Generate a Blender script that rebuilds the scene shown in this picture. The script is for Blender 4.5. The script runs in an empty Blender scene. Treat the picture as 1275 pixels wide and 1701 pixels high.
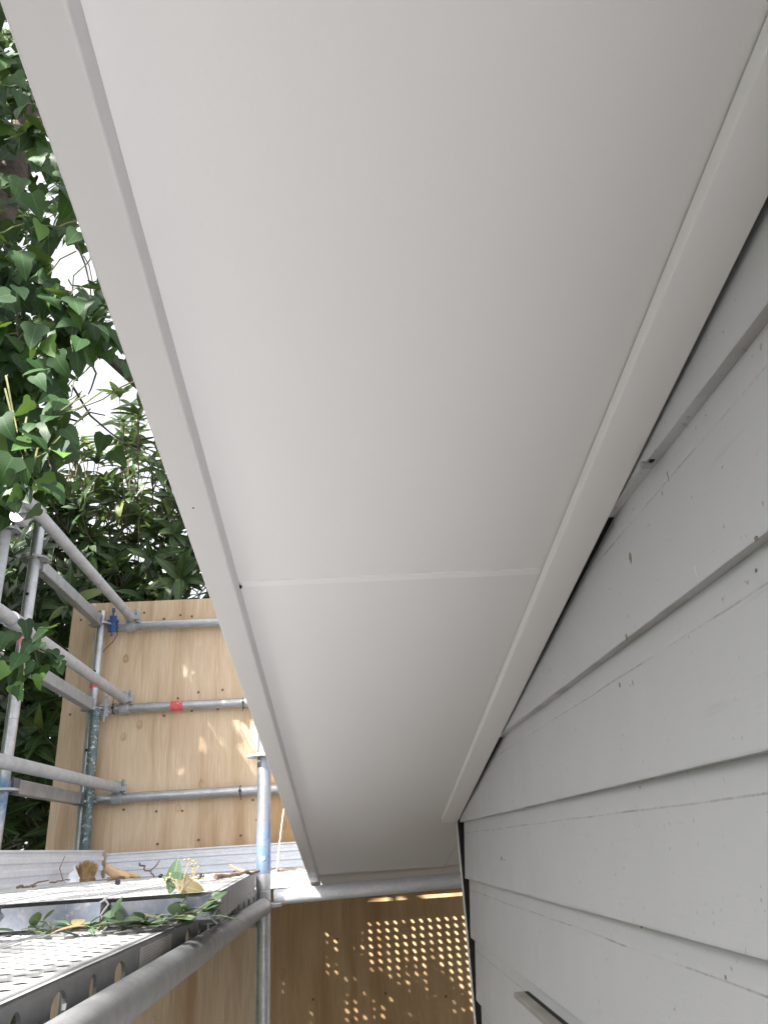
import bpy, bmesh, math, random
import numpy as np
from mathutils import Vector, Matrix
rnd = random.Random(11)
S = bpy.context.scene
COL = S.collection
# ------------------------------------------------------------------ camera
W0, H0 = 1275.0, 1701.0
YAW, PITCH, ROLL, FPX = -0.065313, 0.420823, -0.064588, 1235.97
def cam_axes():
    cy, sy, cp, sp = math.cos(YAW), math.sin(YAW), math.cos(PITCH), math.sin(PITCH)
    f = Vector((-sy*cp, cy*cp, sp)); r = Vector((cy, sy, 0)); u = r.cross(f)
    cr, sr = math.cos(ROLL), math.sin(ROLL)
    return r*cr+u*sr, u*cr-r*sr, f
CR, CU, CF = cam_axes()
cam = bpy.data.cameras.new('camera'); camo = bpy.data.objects.new('camera', cam); COL.objects.link(camo)
m = Matrix((CR, CU, -CF)).transposed().to_4x4()
camo.matrix_world = m
cam.sensor_fit = 'VERTICAL'; cam.sensor_height = 36; cam.lens = FPX/H0*36
cam.clip_start = 0.01; cam.clip_end = 500
S.camera = camo
def ray(x, y): return CR*(x-W0/2) - CU*(y-H0/2) + CF*FPX
def onX(x, y, X): d = ray(x, y); return d*(X/d.x)
def onY(x, y, Y): d = ray(x, y); return d*(Y/d.y)
def onZ(x, y, Z): d = ray(x, y); return d*(Z/d.z)
def px(P):
    c = P.dot(CF)
    if c < .05: return (-9999, -9999, c)
    return (W0/2+FPX*P.dot(CR)/c, H0/2-FPX*P.dot(CU)/c, c)
# ------------------------------------------------------------------ light
SUN = Vector((0.455, 0.569, -0.683)).normalized()      # the way the light travels
elev = math.asin(-SUN.z)
wd = bpy.data.worlds.new('World'); S.world = wd; wd.use_nodes = True
nt = wd.node_tree; nt.nodes.clear()
sky = nt.nodes.new('ShaderNodeTexSky'); sky.sky_type = 'NISHITA'; sky.sun_disc = False
sky.sun_elevation = elev; sky.sun_rotation = math.atan2(-SUN.x, -SUN.y)
sky.air_density = 1.0; sky.dust_density = 4.0; sky.ozone_density = 1.0
bg = nt.nodes.new('ShaderNodeBackground'); bg.inputs[1].default_value = 0.13
wo = nt.nodes.new('ShaderNodeOutputWorld')
bw = nt.nodes.new('ShaderNodeRGBToBW'); nt.links.new(sky.outputs[0], bw.inputs[0])     # hazy white sky
mxs = nt.nodes.new('ShaderNodeMix'); mxs.data_type = 'RGBA'; mxs.inputs[0].default_value = .8
nt.links.new(sky.outputs[0], mxs.inputs[6]); nt.links.new(bw.outputs[0], mxs.inputs[7])
veil = nt.nodes.new('ShaderNodeMix'); veil.data_type = 'RGBA'; veil.inputs[0].default_value = .5      # thin bright cloud over the whole sky
veil.inputs[7].default_value = (2.5, 2.53, 2.6, 1); nt.links.new(mxs.outputs[2], veil.inputs[6])
nt.links.new(veil.outputs[2], bg.inputs[0]); nt.links.new(bg.outputs[0], wo.inputs[0])
sl = bpy.data.lights.new('sun', 'SUN'); sl.energy = 5.0; sl.angle = math.radians(.53); sl.color = (1, .965, .92)
so = bpy.data.objects.new('sun', sl); COL.objects.link(so)
so.rotation_euler = SUN.to_track_quat('-Z', 'Y').to_euler(); so.location = (-6, -8, 9)
S.view_settings.view_transform = 'Standard'; S.view_settings.look = 'None'
S.view_settings.gamma = 1; S.view_settings.exposure = 2.3
S.cycles.max_bounces = 8; S.cycles.diffuse_bounces = 6; S.cycles.transparent_max_bounces = 12
# ------------------------------------------------------------------ materials
MATS = {}
class NM:
    def __init__(s, name):
        s.m = bpy.data.materials.new(name); s.m.use_nodes = True; s.t = s.m.node_tree; s.t.nodes.clear()
        s.o = s.n('ShaderNodeOutputMaterial'); s.b = s.n('ShaderNodeBsdfPrincipled'); s.l(s.b.outputs[0], s.o.inputs[0])
        MATS[name] = s.m
    def n(s, k, **kw):
        nd = s.t.nodes.new(k)
        for a, v in kw.items(): setattr(nd, a, v)
        return nd
    def l(s, a, b): s.t.links.new(a, b)
    def put(s, sock, v):
        if hasattr(v, 'is_output') or hasattr(v, 'links'): s.l(v, sock)
        else: sock.default_value = v if not isinstance(v, tuple) or len(v) == 4 or sock.type == 'VECTOR' else (*v, 1)
    def math(s, op, a, b=0.0, c=None, clamp=False):
        nd = s.n('ShaderNodeMath', operation=op); nd.use_clamp = clamp
        s.put(nd.inputs[0], a); s.put(nd.inputs[1], b)
        if c is not None: s.put(nd.inputs[2], c)
        return nd.outputs[0]
    def mix(s, f, a, b, mode='MIX'):
        nd = s.n('ShaderNodeMix', data_type='RGBA', blend_type=mode)
        s.put(nd.inputs[0], f); s.put(nd.inputs[6], a); s.put(nd.inputs[7], b); return nd.outputs[2]
    def pos(s): return s.n('ShaderNodeNewGeometry').outputs['Position']
    def obj(s): return s.n('ShaderNodeTexCoord').outputs['Object']
    def scale(s, v, sc):
        nd = s.n('ShaderNodeMapping'); s.l(v, nd.inputs[0]); nd.inputs['Scale'].default_value = sc; return nd.outputs[0]
    def noise(s, v, sc=5, det=4, rough=.5, dist=0.0):
        nd = s.n('ShaderNodeTexNoise'); s.l(v, nd.inputs[0]); nd.inputs['Scale'].default_value = sc
        nd.inputs['Detail'].default_value = det; nd.inputs['Roughness'].default_value = rough; nd.inputs['Distortion'].default_value = dist
        return nd.outputs[0]
    def ramp(s, v, lo, hi, a=0.0, b=1.0):
        nd = s.n('ShaderNodeMapRange'); s.put(nd.inputs[0], v)
        for i, q in enumerate((lo, hi, a, b)): nd.inputs[i+1].default_value = q
        nd.clamp = True; return nd.outputs[0]
    def sep(s, v): nd = s.n('ShaderNodeSeparateXYZ'); s.l(v, nd.inputs[0]); return nd.outputs
    def bump(s, h, st=.2, d=.002):
        nd = s.n('ShaderNodeBump'); s.put(nd.inputs['Height'], h); nd.inputs['Strength'].default_value = st; nd.inputs['Distance'].default_value = d
        s.l(nd.outputs[0], s.b.inputs['Normal'])
    def base(s, v, rough=.5, metal=0.0, spec=.5):
        s.put(s.b.inputs['Base Color'], v); s.put(s.b.inputs['Roughness'], rough); s.put(s.b.inputs['Metallic'], metal)
        s.b.inputs['Specular IOR Level'].default_value = spec

def mk_paint(name, c, var=.05, rough=.55, dirt=0.0):
    q = NM(name); p = q.pos()
    n1 = q.noise(p, 2.2, 5); n2 = q.noise(p, 60, 3)
    col = q.mix(q.ramp(n1, .3, .7), tuple(x*(1-var) for x in c), tuple(min(.9, x*(1+var)) for x in c))
    if dirt:
        d = q.ramp(q.noise(p, 9, 8, .7), .58, .8, 0, dirt)
        col = q.mix(d, col, (.16, .13, .10))
    q.base(col, q.ramp(n2, .2, .8, rough-.08, rough+.1), 0, .35)
    q.bump(q.math('ADD', q.math('MULTIPLY', q.noise(p, 4.5, 2), 8.0), q.noise(p, 260, 3)), .16, .0007)
    return q.m
mk_paint('white_paint', (.752, .745, .755), .015, .6)
mk_paint('batten_paint_lit', (.87, .855, .87), .01, .45)  # batten white lifted above the soffit to carry light from the left
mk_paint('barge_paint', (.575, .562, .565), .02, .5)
def mk_board():
    q = NM('weatherboard_paint'); p = q.pos(); z = q.sep(p)[2]
    wob = q.math('MULTIPLY', q.math('SUBTRACT', q.noise(p, 3.5, 3), .5), .006)
    fr = q.math('FRACT', q.math('DIVIDE', q.math('SUBTRACT', q.math('ADD', z, wob), .304-1.303), .1303))
    dist = q.math('ABSOLUTE', q.math('SUBTRACT', fr, .80))
    thin = q.ramp(dist, .0035, .010, 1, 0)
    brk = q.math('MULTIPLY', q.ramp(q.noise(q.scale(p, (1, 1, .3)), 13, 9, .8), .40, .60), q.ramp(q.noise(p, 70, 4), .3, .6, .3, 1))
    line = q.math('MULTIPLY', thin, brk)
    col = q.mix(q.ramp(q.noise(p, 2.5, 6), .3, .7), (.575, .57, .60), (.615, .608, .632))
    col = q.mix(q.ramp(q.noise(p, 1.3, 3), .4, .65, 0, .35), col, (.46, .465, .485))
    col = q.mix(q.ramp(q.noise(q.scale(p, (1, .25, 3)), 26, 6, .7), .62, .8, 0, .35), col, (.36, .35, .33))
    col = q.mix(q.math('MULTIPLY', line, .8), col, (.20, .18, .16))
    above = q.ramp(q.math('SUBTRACT', fr, .80), .004, .012, 0, 1)
    pale = q.math('MULTIPLY', q.math('MULTIPLY', above, q.ramp(fr, .82, .86, 1, 0)), q.ramp(q.noise(p, 30, 4), .45, .6))
    col = q.mix(q.math('MULTIPLY', pale, .22), col, (.66, .655, .64))
    spk = q.ramp(q.noise(p, 130, 2), .70, .76)
    col = q.mix(q.math('MULTIPLY', spk, .5), col, (.2, .17, .14))
    lp = q.ramp(fr, .0, .02, 1, 0)                               # grime that sits on the lip of each board
    col = q.mix(q.math('MULTIPLY', lp, q.ramp(q.noise(p, 16, 5), .4, .7, .1, .6)), col, (.30, .28, .25))
    q.base(col, q.ramp(q.noise(p, 12, 4), .3, .7, .42, .6), 0, .4)
    q.bump(q.math('ADD', q.math('MULTIPLY', q.noise(q.scale(p, (1, .08, 1)), 260, 4), .5), q.math('MULTIPLY', line, -.6)), .25, .0012)
mk_board()
def mk_simple(name, c, rough=.6, metal=0.0, var=.2, sc=20, bump=0, spec=.5):
    q = NM(name); p = q.obj()
    col = q.mix(q.ramp(q.noise(p, sc, 5), .3, .7), tuple(x*(1-var) for x in c), tuple(min(.95, x*(1+var)) for x in c))
    q.base(col, rough, metal, spec)
    if bump: q.bump(q.noise(p, sc*6, 4), bump, .002)
    return q.m
mk_simple('dark_gap', (.012, .011, .011), .9)
mk_simple('black_plastic', (.012, .012, .013), .4)
mk_simple('rust_screw', (.16, .085, .045), .6, .3)
mk_simple('tan_leather', (.60, .42, .24), .85, 0, .15, 30, .4)
mk_simple('bristle', (.42, .27, .13), .9, 0, .35, 60, .6)
mk_simple('tissue', (.82, .83, .86), .9, 0, .05)
mk_simple('stick_bark', (.21, .14, .10), .9, 0, .35, 60, .5)
mk_simple('twig_pale', (.36, .29, .20), .8, 0, .3, 40, .3)
mk_simple('twig_brown', (.10, .08, .05), .85, 0, .4, 30, .3)
mk_simple('bark', (.075, .06, .048), .95, 0, .4, 26, .8)
mk_simple('ivy_stem', (.12, .13, .05), .7, 0, .3, 40)
mk_simple('joint_filler', (.82, .81, .82), .5, 0, .02)
mk_simple('ledge_grime', (.33, .32, .29), .8, 0, .12, 12, .2)
mk_simple('berry', (.02, .022, .035), .35)
mk_simple('dirt', (.25, .21, .17), .95, 0, .4, 300, .5)
mk_simple('blocker_timber', (.085, .068, .052), .9, 0, .35, 12, .5)
mk_simple('roof_metal', (.35, .36, .37), .45, .6)
mk_simple('blue_wedge', (.03, .09, .26), .45, 0, .3, 60)
def mk_galv(name, c=(.50, .51, .53), paint=None, lo=0, hi=1, metal=.75, rough=.42, axis=2, speck=None, soft=1.0):
    q = NM(name); p = q.pos()
    v = q.n('ShaderNodeTexVoronoi'); q.l(p, v.inputs[0]); v.inputs['Scale'].default_value = 130
    sp = q.sep(v.outputs['Color'])[0]
    col = q.mix(q.math('MULTIPLY', sp, .35), c, tuple(x*.72 for x in c))
    col = q.mix(q.ramp(q.noise(p, 14, 6, .7), .42, .72, 0, .55*soft), col, (.25, .25, .255))
    col = q.mix(q.ramp(q.noise(p, 55, 6, .75), .66, .74, 0, .7*soft), col, (.70, .70, .69))
    mt = metal
    if paint:
        z = q.sep(p)[axis]
        band = q.math('MULTIPLY', q.ramp(z, lo-.03, lo+.03), q.ramp(z, hi-.03, hi+.03, 1, 0))
        fac = q.math('MULTIPLY', band, q.ramp(q.noise(p, 22, 8, .75), .36, .56, 0, .9))
        col = q.mix(fac, col, paint); mt = q.math('MULTIPLY', q.math('SUBTRACT', 1.0, fac), metal)
    if speck:
        fs = q.ramp(q.noise(p, 60, 5, .8), .56, .60)
        col = q.mix(fs, col, speck)
    q.base(col, q.ramp(q.noise(p, 30, 4), .3, .7, rough-.1, rough+.14), mt)
    q.bump(q.noise(p, 90, 5), .25*soft, .0012)
mk_galv('galvanised')
mk_galv('galvanised_dull', (.43, .44, .46), metal=.35, rough=.6)
mk_galv('aluminium', (.74, .755, .80), metal=.25, rough=.45, soft=.25)
mk_galv('galvanised_blue', (.27, .285, .32), (.07, .15, .30), -.08, .08)
mk_galv('galvanised_blue_tip', (.50, .51, .53), (.06, .18, .33), .18, .33)
mk_galv('green_tube', (.06, .12, .125), metal=.1, rough=.5, speck=(.55, .56, .55))
mk_galv('blue_steel', (.085, .10, .13), metal=.1, rough=.55, speck=(.16, .165, .17))
mk_galv('galvanised_dark_shade', (.24, .245, .25), metal=.35, rough=.55)  # plank side darkened to carry its shade; the end lips share it
mk_galv('galvanised_mid_shade', (.30, .305, .31), metal=.5, rough=.5)  # ledger tone lowered to carry the shade below the deck edge
mk_galv('plank_steel', (.56, .56, .555), metal=.3, rough=.6)
def mk_tape(name, c):
    q = NM(name); p = q.obj()
    b = q.n('ShaderNodeTexBrick'); q.l(q.scale(p, (1, 1, 1)), b.inputs[0]); b.inputs['Scale'].default_value = 90
    q.base(q.mix(q.ramp(q.noise(p, 110, 1), .60, .66, 0, .6), c, (.75, .45, .45)), .5)
mk_tape('red_tape', (.62, .09, .10)); mk_tape('pink_tape', (.62, .22, .28))
def mk_sticker():
    q = NM('sticker_print'); p = q.obj(); s = q.sep(p)
    row = q.math('FRACT', q.math('MULTIPLY', s[2], 260)); ink = q.math('LESS_THAN', row, .45)
    wrd = q.ramp(q.noise(q.scale(p, (1, 220, 260)), 1.0, 1), .42, .5)
    edge = q.math('LESS_THAN', q.math('ABSOLUTE', s[1]), .085)
    fac = q.math('MULTIPLY', q.math('MULTIPLY', ink, wrd), q.math('MULTIPLY', edge, .75))
    q.base(q.mix(fac, (.42, .40, .38), (.12, .10, .09)), .5)
mk_sticker()
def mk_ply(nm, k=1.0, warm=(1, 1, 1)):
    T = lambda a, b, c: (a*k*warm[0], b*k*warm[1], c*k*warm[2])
    q = NM(nm); p = q.obj(); s = q.sep(p)
    st = q.scale(p, (1, 1, .07))
    warp = q.noise(q.scale(p, (1, 1, .35)), 3.2, 3, .5)
    comb = q.n('ShaderNodeCombineXYZ'); q.l(q.math('ADD', s[0], q.math('MULTIPLY', warp, .35)), comb.inputs[0]); q.l(s[1], comb.inputs[1]); q.l(q.math('MULTIPLY', s[2], .12), comb.inputs[2])
    rings = q.noise(comb.outputs[0], 16, 5, .62)
    fine = q.noise(q.scale(p, (1, 1, .03)), 190, 3, .6)
    col = q.mix(q.ramp(rings, .32, .68), T(.60, .455, .315), T(.735, .59, .44))
    col = q.mix(q.ramp(fine, .35, .75, 0, .5), col, T(.40, .255, .13))
    col = q.mix(q.ramp(q.noise(st, 8, 5, .6), .50, .68, 0, .7), col, T(.37, .22, .11))
    cv = q.n('ShaderNodeCombineXYZ'); q.l(s[0], cv.inputs[0]); q.l(q.math('MULTIPLY', s[2], .7), cv.inputs[1])
    v = q.n('ShaderNodeTexVoronoi', voronoi_dimensions='2D'); q.l(cv.outputs[0], v.inputs[0]); v.inputs['Scale'].default_value = 4.3
    dn = q.math('ADD', v.outputs['Distance'], q.math('MULTIPLY', q.math('SUBTRACT', q.noise(p, 30, 3), .5), .06))
    kn = q.ramp(dn, .045, .085, 1, 0); kr = q.math('MULTIPLY', q.ramp(dn, .03, .045), kn)
    col = q.mix(q.math('MULTIPLY', q.math('MULTIPLY', kn, q.ramp(q.noise(p, 2.3, 1), .48, .55)), .5), col, (.42, .25, .11))
    col = q.mix(q.math('MULTIPLY', q.math('MULTIPLY', kr, q.ramp(q.noise(p, 2.3, 1), .48, .55)), .5), col, (.22, .11, .045))
    col = q.mix(q.ramp(q.noise(p, 2.1, 4), .5, .8, 0, .3), col, (.36, .24, .14))
    q.base(col, .75, 0, .3)
    q.bump(q.math('ADD', fine, rings), .25, .001)
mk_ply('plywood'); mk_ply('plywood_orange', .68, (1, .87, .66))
def mk_ground():
    q = NM('gravel_ground'); p = q.pos()
    col = q.mix(q.ramp(q.noise(p, 1.1, 6), .35, .65), (.065, .063, .058), (.09, .088, .082))
    col = q.mix(q.ramp(q.noise(p, 60, 4), .4, .6, 0, .4), col, (.045, .043, .039))
    q.base(col, .95); q.bump(q.noise(p, 70, 4), .6, .01)
mk_ground()
def mk_leaf(name, dark, light, back, rough=.38, young=None, trans=.25, spec=.5, vein=1):
    q = NM(name)
    g = q.n('ShaderNodeNewGeometry'); oi = q.n('ShaderNodeObjectInfo')
    r = q.math('FRACT', q.math('ADD', g.outputs['Random Per Island'], oi.outputs['Random']))
    col = q.mix(q.ramp(r, .05, .9), dark, light)
    if young:
        col = q.mix(q.ramp(r, .90, .97), col, young)
    p = q.obj()
    col = q.mix(q.ramp(q.noise(p, 60, 4), .35, .75, 0, .3), col, tuple(x*.55 for x in dark))
    uv = q.sep(q.n('ShaderNodeUVMap', uv_map='leaf').outputs[0]); ax = q.math('ABSOLUTE', uv[0])
    rib = q.ramp(ax, .006, .018, 1, 0)
    side = q.ramp(q.math('ABSOLUTE', q.math('SUBTRACT', q.math('FRACT', q.math('MULTIPLY', q.math('SUBTRACT', uv[1], q.math('MULTIPLY', ax, .75)), 8.0)), .5)), .0, .09, 1, 0)
    col = q.mix(q.math('MULTIPLY', q.math('MAXIMUM', rib, q.math('MULTIPLY', side, .45)), .45), col, tuple(min(1, x*2.6+.02) for x in light))
    col = q.mix(g.outputs['Backfacing'], col, back)
    q.base(col, q.math('ADD', q.math('MULTIPLY', q.noise(p, 45, 2), .25), rough-.1), 0, spec)
    tr = q.n('ShaderNodeBsdfTranslucent'); q.l(q.mix(.5, col, (.20, .32, .03)), tr.inputs[0])
    ms = q.n('ShaderNodeMixShader'); ms.inputs[0].default_value = trans
    q.l(q.b.outputs[0], ms.inputs[1]); q.l(tr.outputs[0], ms.inputs[2]); q.l(ms.outputs[0], q.o.inputs[0])
    q.bump(q.noise(p, 90, 3), .2, .001)
mk_leaf('ivy_leaf', (.009, .027, .009), (.027, .072, .018), (.038, .07, .03), .5, (.09, .18, .035), .18, .3)
mk_leaf('laurel_leaf', (.018, .042, .014), (.052, .092, .026), (.08, .11, .055), .4, (.15, .19, .05), .13, .4, 1)
mk_leaf('gum_leaf', (.045, .085, .040), (.085, .13, .075), (.085, .12, .075), .5, (.20, .15, .07), .1)
mk_leaf('brown_leaf', (.19, .095, .045), (.27, .15, .07), (.20, .12, .07), .7, None, .1)
# ------------------------------------------------------------------ builders
def tag(o, label=None, cat=None, group=None, kind=None):
    if label: o['label'] = label
    if cat: o['category'] = cat
    if group: o['group'] = group
    if kind: o['kind'] = kind
    return o
def empty(name, loc, label, cat, group=None):
    o = bpy.data.objects.new(name, None); o.location = loc; o.empty_display_size = .1; COL.objects.link(o)
    return tag(o, label, cat, group)
def link(name, me, mat, parent=None, loc=None):
    """vertices are in world coordinates; the parent's place is taken off"""
    o = bpy.data.objects.new(name, me)
    if mat: me.materials.clear(); me.materials.append(MATS[mat])
    COL.objects.link(o)
    if parent:
        o.parent = parent
        pw = Vector((0, 0, 0)); q = parent
        R_ = Matrix.Identity(4)
        o.matrix_parent_inverse = world_of(parent).inverted()
    if loc: o.location = loc
    return o
def world_of(o):
    mt = Matrix.LocRotScale(o.location, o.rotation_euler, o.scale)
    return world_of(o.parent) @ o.matrix_parent_inverse @ mt if o.parent else mt
class B:
    def __init__(s): s.b = bmesh.new()
    def box(s, lo, hi, M=None):
        vs = [s.b.verts.new(((hi if i & 1 else lo)[0], (hi if i & 2 else lo)[1], (hi if i & 4 else lo)[2])) for i in range(8)]
        for f in ((0, 2, 3, 1), (4, 5, 7, 6), (0, 1, 5, 4), (2, 6, 7, 3), (0, 4, 6, 2), (1, 3, 7, 5)): s.b.faces.new([vs[i] for i in f])
        if M is not None:
            for v in vs: v.co = M @ v.co
        return vs
    def tube(s, p0, p1, r, n=18, r1=None, cap=True, hollow=0):
        p0, p1 = Vector(p0), Vector(p1); d = (p1-p0).normalized(); r1 = r if r1 is None else r1
        u = d.orthogonal().normalized(); w = d.cross(u)
        ring = lambda c, rr: [s.b.verts.new(c+(u*math.cos(2*math.pi*i/n)+w*math.sin(2*math.pi*i/n))*rr) for i in range(n)]
        def br(a, b):
            for i in range(n): s.b.faces.new((a[i], a[(i+1) % n], b[(i+1) % n], b[i]))
        A, C = ring(p0, r), ring(p1, r1); br(A, C)
        if hollow:
            t = .0035; dp = min(.06, (p1-p0).length*.3)
            for (R0, c, sg, fl) in ((A, p0, 1, 0), (C, p1, -1, 1)):
                I = ring(c, r-t); J = ring(c+d*dp*sg, r-t)
                if fl: br(R0, I); br(I, J); s.b.faces.new(J)
                else: br(I, R0); br(J, I); s.b.faces.new(J[::-1])
        elif cap: s.b.faces.new(A[::-1]); s.b.faces.new(C)
    def path(s, pts, rs, n=7):
        pts = [Vector(p) for p in pts]; prev = None; u = None
        if not hasattr(rs, '__len__'): rs = [rs]*len(pts)
        for i, p in enumerate(pts):
            d = (pts[min(i+1, len(pts)-1)]-pts[max(i-1, 0)]).normalized()
            u = d.orthogonal().normalized() if u is None else (u-d*u.dot(d)).normalized()
            w = d.cross(u)
            R0 = [s.b.verts.new(p+(u*math.cos(2*math.pi*k/n)+w*math.sin(2*math.pi*k/n))*rs[i]) for k in range(n)]
            if prev:
                for k in range(n): s.b.faces.new((prev[k], prev[(k+1) % n], R0[(k+1) % n], R0[k]))
            else: s.b.faces.new(R0[::-1])
            prev = R0
        s.b.faces.new(prev)
    def prism(s, poly, axis, a, c):
        """polygon in the other two axes pushed from a to c along axis"""
        def P(u, v, t): return {0: (t, u, v), 1: (u, t, v), 2: (u, v, t)}[axis]
        A = [s.b.verts.new(P(u, v, a)) for u, v in poly]; C = [s.b.verts.new(P(u, v, c)) for u, v in poly]
        s.b.faces.new(A); s.b.faces.new(C[::-1]); n = len(poly)
        for i in range(n): s.b.faces.new((A[i], C[i], C[(i+1) % n], A[(i+1) % n]))
    def me(s, name, smooth=False, bevel=0, bang=True):
        bmesh.ops.recalc_face_normals(s.b, faces=s.b.faces)
        if bevel: bmesh.ops.bevel(s.b, geom=s.b.edges[:], offset=bevel, segments=2, affect='EDGES', profile=.5)
        me = bpy.data.meshes.new(name); s.b.to_mesh(me); s.b.free()
        if smooth:
            me.shade_smooth()
            me.set_sharp_from_angle(angle=math.radians(40))
        return me
    def ob(s, name, mat, parent=None, smooth=False, bevel=0): return link(name, s.me(name, smooth, bevel), mat, parent)
# ------------------------------------------------------------------ ground
GZ = -2.9
g = B(); g.box((-150, -150, GZ-.3), (150, 150, GZ)); tag(g.ob('ground', 'gravel_ground'), 'grey gravel yard below the scaffold', kind='structure')
# ------------------------------------------------------------------ house
SL = -0.178                       # the rake falls away from the camera
def rz(c, y): return c+SL*y
CS, CB, CG = .434, .421, .411     # soffit, eave batten underside, barge underside
Y0, Y1 = -3.0, 3.09
house = empty('house', (1.5, 0, GZ), 'grey weatherboard house with white sloping eave soffit and barge board', 'house')
def slope_slab(x0, x1, y0, y1, c0, c1):
    b = B(); vs = b.box((x0, y0, 0), (x1, y1, 1))
    for v in vs: v.co.z = rz(c1 if v.co.z > .5 else c0, v.co.y)
    return b
YC = 2.078
for i, (ya, yb) in enumerate(((Y0, .8275), (.8279, Y1-.02))):
    slope_slab(-.1188, .318, ya, yb, CS, CS+.007).ob('soffit_panel', 'white_paint', house)
slope_slab(.321, 4.2, YC+.03, Y1-.02, CS+.002, CS+.009).ob('soffit_panel', 'white_paint', house)
b = slope_slab(-.1165, .2355, .8205, .8325, CS-.0016, CS+.0012); b.ob('joint_strip', 'joint_filler', house, bevel=.0006)
slope_slab(.2781, .3175, Y0, YC, CS-.0022, CS-.0003).ob('gap_shade_strip', 'dark_gap', house)  # dark strip standing in for the shade between batten and boards
slope_slab(-.150, -.119, Y0, 3.03, CG, CG+.165).ob('barge_board', 'barge_paint', house, bevel=.002)
slope_slab(.236, .2780, Y0, 2.105, CB-.001, CS-.0006).ob('eave_batten', 'batten_paint_lit', house, bevel=.0012)
slope_slab(-.1175, 4.2, Y1-.02, Y1, CS-.010, CS+.12).ob('fascia_board', 'barge_paint', house, bevel=.002)
slope_slab(-.165, 4.25, Y0-.05, Y1+.012, CS+.168, CS+.19).ob('roof_sheet', 'roof_metal', house)
slope_slab(-.119, .02, Y0, Y1-.022, CS+.06, CS+.15).ob('rafter', 'twig_pale', house)
PITCHB, ZL = .1303, .304
def clip(b, c):
    n = Vector((0, -SL, 1)).normalized()
    geom = b.b.verts[:]+b.b.edges[:]+b.b.faces[:]
    r = bmesh.ops.bisect_plane(b.b, geom=geom, plane_co=(0, 0, c), plane_no=n, clear_outer=True)
    e = [x for x in r['geom_cut'] if isinstance(x, bmesh.types.BMEdge)]
    if e: bmesh.ops.edgeloop_fill(b.b, edges=e)
for k in range(-4, 26):
    z = ZL-PITCHB*k
    if z < GZ+.1: break
    yend = YC+rnd.uniform(-.005, .004)
    b = B(); b.prism([(.2800, z), (.3000, z), (.3200, z+.152), (.2925, z+.152)], 1, Y0, yend)
    if z+.16 > rz(CS-.003, YC): clip(b, CS-.003)
    if len(b.b.faces): b.ob('weatherboard', 'weatherboard_paint', house)
b = B(); b.box((.324, Y0, GZ+.05), (.42, YC-.001, 1.2)); clip(b, CS-.003); b.ob('wall_backing', 'dark_gap', house)
b = B(); b.box((.3245, YC, GZ+.05), (4.1, YC+.02, .2)); clip(b, CS-.003); b.ob('end_wall', 'weatherboard_paint', house)
b = B(); b.box((.2795, YC+.022, GZ+.05), (.330, YC+.040, .2)); clip(b, CS-.003); b.ob('corner_shade_strip', 'dark_gap', house)  # dark strip standing in for the shaded recess at the board ends
b = B(); b.box((.2752, YC+.0405, GZ+.05), (.330, YC+.0435, .2)); clip(b, CS-.013); b.ob('corner_strip', 'white_paint', house)
# window head at the foot of the view: a dirty timber ledge and a dark strip for the shaded gap above it
w = B(); w.box((.2630, .55, -.2470), (.2895, 1.475, -.2385)); w.ob('window_head_trim', 'ledge_grime', house, bevel=.0015)
w = B(); w.box((.2665, .57, -.62), (.2785, 1.455, -.2472)); w.ob('window_facing', 'weatherboard_paint', house, bevel=.0015)
w = B(); w.box((.2800, .56, -.2384), (.2855, 1.462, -.2372)); w.ob('gap_shadow_strip', 'dark_gap', house)
# nail heads, cocoons and dirt on the boards
def board_x(z):
    f = ((z-ZL)/PITCHB) % 1.0
    return .2800+0.0125*PITCHB*f/.152
def lump(name, P, r, mat, parent, sq=(1, 1, 1), seed=0):
    q = random.Random(seed); b = bmesh.new(); bmesh.ops.create_icosphere(b, subdivisions=2, radius=1)
    for v in b.verts:
        k = 1+q.uniform(-.3, .3); v.co = Vector((v.co.x*sq[0]*r*k, v.co.y*sq[1]*r*k, v.co.z*sq[2]*r*k))+P
    me = bpy.data.meshes.new(name); b.to_mesh(me); b.free(); return link(name, me, mat, parent)
for i, (x, y, r, sq) in enumerate([(1046, 927, .0042, (.5, .8, 1.8)), (1028, 1138, .0028, (.5, 1, 1.2)), (1050, 1136, .002, (.4, .5, 2)), (833, 1426, .005, (.5, 1, 1)),
        (838, 1429, .003, (.5, 1, 1)), (1040, 1059, .0028, (.6, 1, 1.4)), (1108, 795, .0016, (.4, .5, 5)), (1098, 820, .0012, (.4, 1, 3)), (1255, 895, .0024, (.6, 1.4, 1)),
        (868, 1345, .0015, (.4, 3, 1)), (1200, 552, .001, (.5, 1, 1)), (1170, 690, .001, (.5, 1, 1)), (1062, 1308, .0018, (.6, 1, 1)), (1254, 948, .002, (.6, 1, 1)), (1205, 1624, .0022, (.6, 1, 1)), (1065, 1539, .002, (.6, 2, 1))]):
    P = onX(x, y, .28); P = onX(x, y, board_x(P.z)); P.x = board_x(P.z)
    lump('dirt_spot', P, r*.8, 'dirt', house, (sq[0]*.6, sq[1], sq[2]), i)
P = onX(1075, 772, .279); b = B(); b.tube(P+Vector((.004, 0, 0)), P+Vector((-.006, 0, 0)), .0035, 10); b.ob('nail_head', 'galvanised', house)
P = onX(1078, 766, .277); lump('dirt_spot', P+Vector((.002, 0, 0)), .0035, 'dark_gap', house, (.6, 1, .5), 44)
cw = random.Random(91)
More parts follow.
